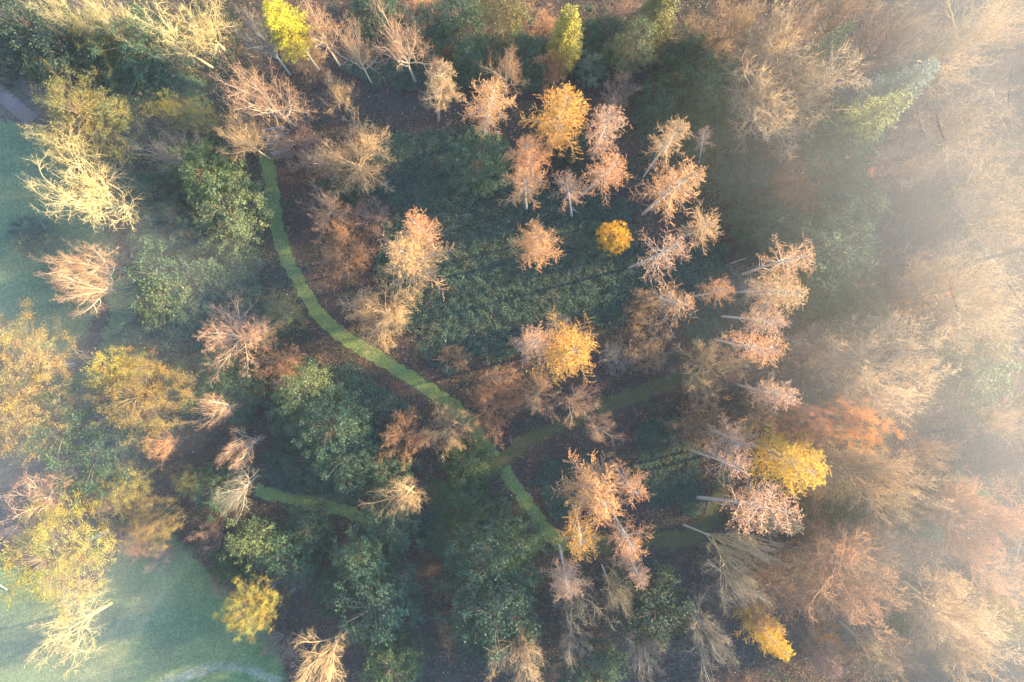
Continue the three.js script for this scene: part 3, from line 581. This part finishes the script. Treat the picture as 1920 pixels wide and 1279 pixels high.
// ---- evergreens and leafy trees
leafTree('evergreen', 'evergreen_tree', 'tree', 'yew', 68, 66, 62, 13, 'dark blue-green evergreen beside the paved path');
leafTree('evergreen', 'evergreen_tree', 'tree', 'yew', 128, 110, 58, 12, 'blue-green evergreen with drooping boughs near the olive tree');
leafTree('autumn', 'autumn_tree', 'tree', 'olive', 195, 82, 46, 13, 'brownish-green tree between two blue-green evergreens');
leafTree('evergreen', 'evergreen_tree', 'tree', 'laurel', 255, 92, 56, 12, 'rounded evergreen below the forked pale tree');
leafTree('evergreen', 'evergreen_tree', 'tree', 'holly', 268, 142, 44, 10, 'dark evergreen in deep shade beside the arched pink tree');
leafTree('laurel', 'evergreen_shrub', 'shrub', 'laurel', 336, 172, 34, 5, 'lit laurel above the lime bush');
leafTree('autumn', 'autumn_tree', 'tree', 'olive', 155, 218, 92, 15, 'large olive-yellow tree with dense rounded crown');
leafTree('sparse', 'autumn_shrub', 'shrub', 'lime', 322, 206, 30, 9, 'yellow-leaved bush among dark evergreens');
leafTree('sparse', 'autumn_shrub', 'shrub', 'lime', 374, 217, 26, 8, 'small lime bush beside the yellow-leaved bush');
leafTree('evergreen', 'evergreen_tree', 'tree', 'ivy', 386, 322, 46, 11, 'dark ivy-clad tree below the broken white trunk');
leafTree('evergreen', 'holly_tree', 'tree', 'sage', 430, 390, 56, 10, 'yellow-tipped holly right beside the mown path');
leafTree('laurel', 'evergreen_shrub', 'shrub', 'laurel', 256, 358, 40, 6, 'laurel at the foot of the great crooked tree');
leafTree('laurel', 'evergreen_shrub', 'shrub', 'laurel', 304, 400, 36, 6, 'laurel between the crooked tree and the yellow-tipped holly');
leafTree('laurel', 'evergreen_shrub', 'shrub', 'laurel', 292, 466, 36, 7, 'rounded laurel by the lawn corner');
leafTree('laurel', 'evergreen_shrub', 'shrub', 'laurel', 298, 516, 50, 8, 'tall pale green laurel in the row by the lawn');
leafTree('laurel', 'evergreen_shrub', 'shrub', 'sage', 314, 572, 40, 8, 'sage-green laurel, brightest of the lawn-side row');
leafTree('laurel', 'evergreen_shrub', 'shrub', 'holly', 364, 516, 42, 6, 'dark laurel behind the lawn-side row');
leafTree('laurel', 'evergreen_shrub', 'shrub', 'holly', 366, 456, 38, 6, 'dark bush under the yellow-tipped holly');
leafTree('laurel', 'evergreen_shrub', 'shrub', 'holly', 430, 470, 44, 4, 'low dark bush between holly and path');
leafTree('laurel', 'evergreen_shrub', 'shrub', 'laurel', 262, 634, 34, 5, 'lone round bush at the lawn tip');
leafTree('laurel', 'evergreen_shrub', 'shrub', 'holly', 326, 628, 34, 5, 'dark bush next to the domed pinkish tree');
leafTree('laurel', 'evergreen_shrub', 'shrub', 'ivy', 394, 690, 50, 4, 'spreading green bush below the domed pinkish tree');
leafTree('laurel', 'evergreen_shrub', 'shrub', 'holly', 350, 740, 40, 5, 'dark bush beside the amber oak');
leafTree('laurel', 'evergreen_shrub', 'shrub', 'holly', 48, 442, 28, 5, 'small green bush on the lawn by the birches');
leafTree('sparse', 'ivy_shrub', 'shrub', 'olive', 528, 584, 32, 6, 'olive ivy-covered bush by the mown path bend');
leafTree('autumn', 'oak_tree', 'tree', 'amber', 18, 690, 104, 16, 'big golden-amber oak at the lawn edge');
leafTree('autumn', 'oak_tree', 'tree', 'amber', 24, 782, 90, 15, 'lower golden oak merging with the big amber oak');
leafTree('evergreen', 'evergreen_tree', 'tree', 'ivy', 132, 800, 66, 11, 'dull green evergreen shaded by the golden oaks');
leafTree('evergreen', 'evergreen_tree', 'tree', 'holly', 190, 850, 56, 9, 'dark evergreen between oak and mossy-footed tree');
leafTree('autumn', 'oak_tree', 'tree', 'amber', 262, 742, 84, 13, 'amber-orange oak with a lime patch');
leafTree('sparse', 'autumn_shrub', 'shrub', 'lime', 214, 694, 34, 13, 'lime-leaved sapling against the amber oak');
leafTree('evergreen', 'evergreen_tree', 'tree', 'sage', 574, 744, 46, 9, 'sage evergreen beside reddish litter');
leafTree('evergreen', 'evergreen_tree', 'tree', 'holly', 622, 794, 52, 10, 'dark evergreen with yellow-lit crest near the bramble hollow');
leafTree('laurel', 'evergreen_shrub', 'shrub', 'laurel', 545, 778, 34, 4, 'green bush at the foot of the sage evergreen');
leafTree('laurel', 'evergreen_shrub', 'shrub', 'ivy', 874, 866, 38, 4, 'bright green bush beside the path crossing');
leafTree('laurel', 'evergreen_shrub', 'shrub', 'holly', 728, 880, 40, 5, 'dark bush between rust-tinted and overgrown leafless trees');
leafTree('autumn', 'feathery_tree', 'tree', 'lime', 100, 1042, 100, 15, 'yellow-green feathery tree over the misty meadow');
leafTree('autumn', 'autumn_shrub', 'shrub', 'amber', 284, 972, 50, 8, 'amber bush at the meadow corner');
leafTree('evergreen', 'evergreen_tree', 'tree', 'ivy', 168, 886, 44, 8, 'dull green bush beyond the mossy trunk foot');
leafTree('sparse', 'autumn_shrub', 'shrub', 'lime', 234, 908, 40, 7, 'lime-flecked bush near the amber bush');
leafTree('sparse', 'autumn_shrub', 'shrub', 'lime', 356, 908, 26, 5, 'little yellow-green bush by the forked grey tree');
leafTree('autumn', 'feathery_tree', 'tree', 'lime', 470, 1142, 50, 13, 'bright lime-yellow tree beside the meadow');
leafTree('laurel', 'evergreen_shrub', 'shrub', 'sage', 470, 1022, 38, 7, 'sage bush at the wood edge by the meadow');
leafTree('laurel', 'evergreen_shrub', 'shrub', 'laurel', 538, 1042, 40, 6, 'laurel beside the whitish twiggy shrub');
leafTree('laurel', 'evergreen_shrub', 'shrub', 'holly', 575, 992, 38, 4, 'dark bush below the dim grass strip');
leafTree('laurel', 'evergreen_shrub', 'shrub', 'holly', 632, 1112, 38, 6, 'holly bush with yellowing leaves');
leafTree('evergreen', 'evergreen_tree', 'tree', 'laurel', 676, 1056, 42, 9, 'blue-green evergreen above the two hollies');
leafTree('evergreen', 'holly_tree', 'tree', 'holly', 706, 1134, 64, 10, 'broad holly with brown-tinted crest');
leafTree('evergreen', 'evergreen_tree', 'tree', 'holly', 912, 1062, 60, 11, 'upper of the big dark evergreens by dark litter');
leafTree('evergreen', 'evergreen_tree', 'tree', 'holly', 926, 1134, 72, 12, 'largest big dark evergreen, light green in its middle');
leafTree('laurel', 'evergreen_shrub', 'shrub', 'holly', 900, 1196, 44, 5, 'dark bush below the big evergreens');
leafTree('evergreen', 'holly_tree', 'tree', 'ivy', 738, 1244, 46, 8, 'holly beside the slanting thick trunk');
leafTree('laurel', 'evergreen_shrub', 'shrub', 'laurel', 972, 1014, 40, 3, 'bright laurel beside the brash pile');
leafTree('laurel', 'evergreen_shrub', 'shrub', 'ivy', 866, 938, 40, 3, 'bright green bush between path crossing and brash pile');
leafTree('laurel', 'evergreen_shrub', 'shrub', 'holly', 852, 1012, 38, 3, 'low dark bush in the hollow by the brash pile');
leafTree('evergreen', 'ivy_tree', 'tree', 'yew', 1228, 1138, 58, 12, 'dark ivy-clad tree with bare grey stems');
leafTree('evergreen', 'holly_tree', 'tree', 'holly', 1112, 1266, 50, 8, 'dark holly beneath the grey leafless tree');
leafTree('evergreen', 'holly_tree', 'tree', 'laurel', 894, 300, 48, 7, 'green holly at the foot of the thin larch');
leafTree('laurel', 'evergreen_shrub', 'shrub', 'yew', 1086, 290, 38, 5, 'dark bush between the yellow larch and orange-lit larch');
leafTree('laurel', 'evergreen_shrub', 'shrub', 'laurel', 895, 112, 38, 6, 'glossy green holly near the dark track');
leafTree('laurel', 'evergreen_shrub', 'shrub', 'laurel', 984, 104, 44, 6, 'broad holly behind the rising leafless tree');
leafTree('laurel', 'evergreen_shrub', 'shrub', 'silver', 1107, 125, 24, 3, 'small round silver-green shrub on the track edge');
leafTree('weeping', 'willow_tree', 'tree', 'sage', 1190, 78, 40, 12, 'pale green drooping tree past the silver shrub');
leafTree('weeping', 'willow_tree', 'tree', 'olive', 940, 16, 44, 13, 'olive weeping tree beyond the hollies');
leafTree('cypress', 'conifer_tree', 'conifer', 'limeSpruce', 1066, 48, 40, 14, 'narrow yellow-green conifer with hanging sprays');
leafTree('cypress', 'conifer_tree', 'conifer', 'olive', 1250, -14, 42, 14, 'yellow-green conifer past the pale green drooping tree');
leafTree('poleConifer', 'conifer_tree', 'conifer', 'limeBright', 500, -6, 50, 20, 'bright yellow-green conifer on a long bare trunk', [594, 130]);
leafTree('laurel', 'evergreen_shrub', 'shrub', 'ivy', 1246, 190, 42, 5, 'dull green bush on the hazy side of the larches');
leafTree('laurel', 'evergreen_shrub', 'shrub', 'holly', 1228, 226, 36, 4, 'dark bush beneath the slanting larch');
leafTree('evergreen', 'evergreen_tree', 'tree', 'ivy', 1338, 165, 48, 9, 'green bushy tree beside the large round oak');
leafTree('conifer', 'conifer_tree', 'conifer', 'spruce', 1562, 78, 36, 17, 'olive-green conifer poking from the large round oak');
leafTree('conifer', 'fir_tree', 'conifer', 'goldSpruce', 1655, 208, 66, 19, 'bright-topped fir in golden haze');
leafTree('evergreen', 'evergreen_tree', 'tree', 'ivy', 1582, 262, 58, 9, 'dull green evergreen shaded by the bright-topped fir');
leafTree('conifer', 'fir_tree', 'conifer', 'silver', 1715, 146, 56, 15, 'faint blue-green fir in brown haze');
leafTree('evergreen', 'evergreen_tree', 'tree', 'ivy', 1605, 372, 50, 8, 'hazy green bush near rusty undergrowth');
leafTree('evergreen', 'yew_tree', 'tree', 'ivy', 1566, 466, 62, 8, 'dark yew beside the long-poled larch');
leafTree('evergreen', 'yew_tree', 'tree', 'ivy', 1545, 535, 50, 7, 'lower dark yew near the orange-lit larch');
leafTree('autumn', 'autumn_shrub', 'shrub', 'olive', 1622, 588, 58, 8, 'olive-brown bush in haze behind the yews');
leafTree('sparse', 'autumn_shrub', 'shrub', 'rust', 1494, 366, 40, 4, 'rusty low bush on the hazy side track');
leafTree('sparse', 'autumn_shrub', 'shrub', 'rust', 1618, 338, 34, 5, 'tawny bush under the bright-topped fir');
leafTree('laurel', 'evergreen_shrub', 'shrub', 'holly', 1395, 330, 42, 4, 'dark bush past the pinkish pole larch');
leafTree('laurel', 'evergreen_shrub', 'shrub', 'holly', 1420, 430, 42, 4, 'dark low bush before the long-poled larch');
leafTree('autumn', 'beech_tree', 'beech', 'orange', 1606, 792, 46, 19, 'bright orange beech near the bright yellow larch');
leafTree('autumn', 'beech_tree', 'beech', 'rust', 1508, 794, 42, 17, 'rust-red beech beside the bright orange beech');
leafTree('evergreen', 'maple_tree', 'tree', 'yellow', 1152, 445, 24, 5, 'single vivid yellow maple bush alone in the brambles');
leafTree('conifer', 'conifer_tree', 'conifer', 'spruce', 1730, 990, 44, 12, 'green conifer beside the massive domed oak');
leafTree('sparse', 'evergreen_shrub', 'shrub', 'silver', 1804, 928, 34, 10, 'pale sage bush in haze');
leafTree('laurel', 'evergreen_shrub', 'shrub', 'ivy', 1592, 962, 40, 6, 'dark green bush between grey-cream tree and domed oak');
leafTree('laurel', 'evergreen_shrub', 'shrub', 'lime', 1884, 1164, 32, 8, 'lime green bush in golden haze');
leafTree('laurel', 'evergreen_shrub', 'shrub', 'holly', 1694, 1154, 34, 6, 'dark bush peeping below the domed oak');
leafTree('evergreen', 'evergreen_tree', 'tree', 'ivy', 1840, 690, 60, 8, 'green bush beneath the misty leafless trees');
leafTree('sparse', 'autumn_shrub', 'shrub', 'orange', 1552, 1212, 30, 6, 'small orange-leaved sapling by the narrow leafless tree');

leafTree('laurel', 'evergreen_shrub', 'shrub', 'holly', 420, 540, 44, 4, 'dark bush in the hollow beside the mown path');
leafTree('laurel', 'evergreen_shrub', 'shrub', 'laurel', 350, 580, 40, 5, 'laurel between the sage-green laurel and the hollow');
leafTree('laurel', 'evergreen_shrub', 'shrub', 'holly', 470, 600, 42, 3, 'low dark bush beside the domed pinkish tree');
leafTree('laurel', 'evergreen_shrub', 'shrub', 'laurel', 440, 740, 40, 4, 'green bush between curling trunk and reddish shrub');
leafTree('evergreen', 'evergreen_tree', 'tree', 'holly', 650, 850, 50, 7, 'dark evergreen at the lower bramble hollow');
leafTree('laurel', 'evergreen_shrub', 'shrub', 'holly', 590, 860, 44, 4, 'low dark bush above the dim grass strip');
leafTree('laurel', 'evergreen_shrub', 'shrub', 'laurel', 400, 920, 36, 5, 'green bush under the forked grey tree');
leafTree('laurel', 'evergreen_shrub', 'shrub', 'holly', 340, 330, 40, 5, 'dark bush beside the blue-grey tree');
leafTree('evergreen', 'evergreen_tree', 'tree', 'holly', 210, 140, 48, 9, 'shaded evergreen above the large olive-yellow tree');
leafTree('evergreen', 'evergreen_tree', 'tree', 'yew', 20, 100, 56, 11, 'dark evergreen overhanging the paved path');
leafTree('laurel', 'evergreen_shrub', 'shrub', 'laurel', 720, 990, 44, 5, 'green bush at the foot of the overgrown leafless tree');
leafTree('laurel', 'evergreen_shrub', 'shrub', 'holly', 790, 60, 44, 3, 'dark bush beneath the bushy-crowned tree');
leafTree('laurel', 'evergreen_shrub', 'shrub', 'ivy', 1330, 240, 44, 5, 'green bush under the slim pink-tinged larch');
leafTree('laurel', 'evergreen_shrub', 'shrub', 'ivy', 1460, 420, 44, 5, 'hazy green bush along the side track');

bare('coppice', 'brown', 1330, 60, 50, 8, 'hazy brown scrub beyond the dark track');
bare('broad', 'tan', 1410, 22, 50, 15, 'hazy tan leafless tree beyond the dark track');
bare('coppice', 'plum', 1180, 18, 44, 7, 'plum scrub behind the pale green drooping tree');
bare('coppice', 'rust', 1010, 50, 44, 6, 'rusty scrub between the olive weeping tree and narrow conifer');
leafTree('laurel', 'evergreen_shrub', 'shrub', 'ivy', 1130, 70, 40, 4, 'dull green bush behind the silver-green shrub');
leafTree('laurel', 'evergreen_shrub', 'shrub', 'holly', 860, 40, 44, 4, 'dark bush beyond the track by the olive weeping tree');
leafTree('laurel', 'evergreen_shrub', 'shrub', 'ivy', 1290, 110, 44, 5, 'green bush between the track and the large round oak');
leafTree('laurel', 'evergreen_shrub', 'shrub', 'holly', 700, 20, 40, 4, 'dark bush behind the pink-brown leafless tree');
bare('coppice', 'plum', 590, 290, 46, 5, 'plum brush between the log pile and the wide leafless tree');
bare('coppice', 'plum', 690, 400, 40, 4, 'plum brush at the bramble edge near the rounded shrubby tree');
bare('coppice', 'brown', 1440, 760, 44, 5, 'brown scrub on the litter by the straggly larch');
leafTree('laurel', 'evergreen_shrub', 'shrub', 'holly', 640, 350, 36, 3, 'low dark bush under the wide leafless tree');

bare('coppice', 'brown', 420, 1100, 34, 4, 'brown scrub on the meadow edge by the lime-yellow tree');
bare('coppice', 'plum', 520, 1215, 38, 4, 'plum scrub on the meadow edge by the golden-tipped tree');
leafTree('laurel', 'evergreen_shrub', 'shrub', 'ivy', 430, 1060, 30, 4, 'dull green bush at the meadow tip');
bare('coppice', 'rust', 250, 1020, 34, 4, 'rusty scrub between the amber bush and the feathery yellow-green tree');

// ---- the wood beyond the picture's sunny edge, which shades the clearing floor, and understorey shared by look-alikes
{
  const R = rng(77);
  for (let k = 0; k < 24; k++) { const x = 76 + R() * 40, z = -60 + k * 4.8 + R() * 3, h = 15 + R() * 6, o = bare(['broad', 'dome', 'gnarled'][k % 3], ['brown', 'tan', 'grey'][k % 3], 960, 640, 100, h, 'leafless tree in the wood on the sunward side', null, 'trees of the sunward wood'); o.position.set(x, relief(x, z), z); }
  for (let k = 0; k < 40; k++) {
    const px = R() * 1920, py = R() * 1279, [a, b] = [px, py], zn = zone(a, b), w = at(a, b);
    if (zn !== 'litter' || segDist(w.x, w.z) < 1.6) continue;
    const o = bare('coppice', ['brown', 'plum', 'rust', 'grey'][k % 4], a, b, 26 + R() * 22, 2.5 + R() * 3.5, 'low leafless scrub in the understorey litter', null, 'understorey scrub');
  }
}

// ------------------------------------------------------------------ small things on the ground
{ // stacked logs by the path head
  const R = rng(8), p = at(520, 268), o = new THREE.Group(); o.name = 'log_pile'; o.position.set(p.x, relief(p.x, p.z), p.z); o.rotation.y = 0.25; scene.add(o);
  tag(o, 'weathered pile of cut logs at the head of the mown path', 'log pile');
  const log = new THREE.CylinderGeometry(1, 0.92, 1, 9), end = M.barkGrey;
  for (let k = 0; k < 34; k++) { const r = 0.09 + R() * 0.07, row = Math.floor(k / 12), m = mesh('log', log, k % 3 ? M.barkBrown : end, o); m.scale.set(r, 2.0 + R() * 1.6, r); m.rotation.set(0, (R() - 0.5) * 0.35, Math.PI / 2 + (R() - 0.5) * 0.05); m.position.set((R() - 0.5) * 0.8, 0.13 + row * 0.24, ((k % 12) - 5.5) * 0.34 + (row % 2) * 0.15); }
}
{ // heap of cut branches
  const R = rng(9), p = at(935, 1000), o = new THREE.Group(); o.name = 'brash_pile'; o.position.set(p.x, relief(p.x, p.z), p.z); scene.add(o);
  tag(o, 'tangled heap of cut brown branches beside the bright laurel', 'brash pile');
  for (let k = 0; k < 70; k++) { const g = new Geo(), a = R() * 6.28, q = Math.sqrt(R()) * 1.9, c = V(Math.cos(a) * q, 0.12 + R() * 0.8 * (1 - q / 2.4), Math.sin(a) * q * 1.3), d = dirOf(R() * 6.28, (R() - 0.5) * 0.5), L = 0.6 + R() * 1.3; g.tube([c.clone().addScaledVector(d, -L), c.clone().add(V(0, 0.08, 0)), c.clone().addScaledVector(d, L)], [0.045 * (0.5 + R()), 0.03, 0.012], 5); mesh('branch', g.done(), [M.twigBrown, M.twigRust, M.barkGrey][k % 3], o); }
}
function sticks(px, py, n, seed, label) {
  const R = rng(seed), p = at(px, py), o = new THREE.Group(); o.name = numbered('brushwood'); o.position.set(p.x, relief(p.x, p.z), p.z); scene.add(o); tag(o, label, 'brushwood');
  for (let k = 0; k < n; k++) { const g = new Geo(), c = V((R() - 0.5) * 3, 0.08 + R() * 0.3, (R() - 0.5) * 3), d = dirOf(R() * 6.28, (R() - 0.5) * 0.2), L = 0.5 + R(); g.tube([c.clone().addScaledVector(d, -L), c.clone().add(V(0, 0.06, 0)), c.clone().addScaledVector(d, L)], [0.05, 0.035, 0.015], 5); mesh('branch', g.done(), k % 2 ? M.twigTan : M.barkPale, o); }
}
sticks(842, 668, 14, 91, 'scatter of dead sticks beside the mown path');
sticks(165, 660, 10, 92, 'dead sticks on bare earth at the lawn tip');
function fallenLog(px, py, qx, qy, r, mat, label) {
  const a = at(px, py), b = at(qx, qy), L = a.distanceTo(b), g = new THREE.CylinderGeometry(r * 0.8, r, L, 12, 8), o = mesh(numbered('fallen_log'), g, mat, scene);
  const q = g.attributes.position; for (let k = 0; k < q.count; k++) { const n = 1 + 0.14 * noise3(q.getX(k) * 4, q.getY(k) * 2.2 + px, q.getZ(k) * 4); q.setXYZ(k, q.getX(k) * n, q.getY(k), q.getZ(k) * n); } g.computeVertexNormals();
  const c = a.clone().add(b).multiplyScalar(0.5); o.position.set(c.x, relief(c.x, c.z) + r * 0.8, c.z); o.quaternion.setFromUnitVectors(V(0, 1, 0), b.sub(a).normalize()); tag(o, label, 'log');
}
fallenLog(1368, 495, 1401, 483, 0.13, M.barkGrey, 'thin grey log lying in brambles near the small round larch');
fallenLog(1415, 731, 1424, 732, 0.12, M.barkPale, 'short cut log on brown litter by the straggly larch');
fallenLog(1473, 717, 1481, 718, 0.12, M.barkBirch, 'short pale log on brown litter');
fallenLog(994, 1088, 1008, 1089, 0.08, M.barkPale, 'thin pale stick on dark litter by the big evergreens');
fallenLog(-2, 1097, 13, 1106, 0.09, M.barkBirch, 'white pole lying on the misty meadow');

// ------------------------------------------------------------------ mist banks: thin layers of even droplets, frayed at the rim, over the sunward side and the meadow
const MIST = [                                        // x of the layer's edge, height, z of its middle, wisp length, stretch along z, half turns (the sunward banks slope down to the sun)
  [46, 24, -20, 1.6, 1.15, 0], [36, 37, -30, 1.3, 1.0, 0],
  [-52, 8, 14, 1.4, 1.2, 1], [-55, 14, 40, 1.0, 0.8, 1],
];
{
  const g = new Geo(), ROWS = 9000, LONG = 80, STEPS = 7, wave = (x, z) => 1.3 * noise2(x * 0.04 + 3, z * 0.04) + 0.35 * noise2(x * 0.13, z * 0.13), rim = (z) => 5 * noise2(z * 0.03, 8) + 2 * noise2(z * 0.11, 2) + 45 * smooth(45, 85, Math.abs(z));
  const CX = 14, CZ = 64;                              // the even inner part
  for (let a = 0; a <= CZ; a++) for (let b = 0; b <= CX; b++) { const z = (a / CZ * 2 - 1) * LONG, x = rim(z) + b / CX * (70 - rim(z) * 0.5); g.v(x, wave(x, z), z, 0, 1, 0); if (a && b) { const k = a * (CX + 1) + b; g.i.push(k, k - CX - 1, k - 1, k - 1, k - CX - 1, k - CX - 2); } }
  const edge = (z) => { const f = clamp((z / LONG + 1) / 2 * CZ, 0, CZ), a = Math.min(CZ - 1, Math.floor(f)); return rim((a / CZ * 2 - 1) * LONG) * (1 - f + a) + rim(((a + 1) / CZ * 2 - 1) * LONG) * (f - a); };
  for (let k = 0; k < ROWS; k++) {                    // its frayed rim: fine wisps, side by side at the root and tapering to nothing
    const z = ((k + 0.5) / ROWS * 2 - 1) * LONG, h = LONG / ROWS, x0 = edge(z), L = 19 * (1 + 0.35 * noise2(z * 0.045, 40)), i = g.p.length / 3;
    for (let n = 0; n <= STEPS; n++) { const t = n / STEPS, x = x0 - L * t, y = wave(x, z); for (const e of n < STEPS ? [-h, h] : [0]) g.v(x, y, z + e * (1 - smooth(0, 1, t)), 0, 1, 0); if (n) { const b = i + n * 2; n < STEPS ? g.i.push(b - 2, b, b - 1, b - 1, b, b + 1) : g.i.push(b - 2, b, b - 1); } }
  }
  const geo = g.done(); geo.computeVertexNormals();
  const mat = new THREE.MeshStandardMaterial({ color: new THREE.Color().setRGB(0.95, 0.95, 0.95), roughness: 1, transparent: true, opacity: 0.047, side: THREE.DoubleSide, depthWrite: false });
  const m = new THREE.InstancedMesh(geo, mat, MIST.length), o = new THREE.Object3D();
  MIST.forEach(([x, y, z, s, long, turn], k) => { o.position.set(x, y, z); o.scale.set(s, 1, long); o.rotation.set(0, turn * Math.PI, turn ? 0 : -0.3); o.updateMatrix(); m.setMatrixAt(k, o.matrix); });
  m.name = 'mist_bank'; m.castShadow = m.receiveShadow = true; m.userData.kind = 'stuff'; tag(m, 'pale morning mist drifting over the wood and the meadow', 'mist'); scene.add(m);
}

renderer.render(scene, camera);
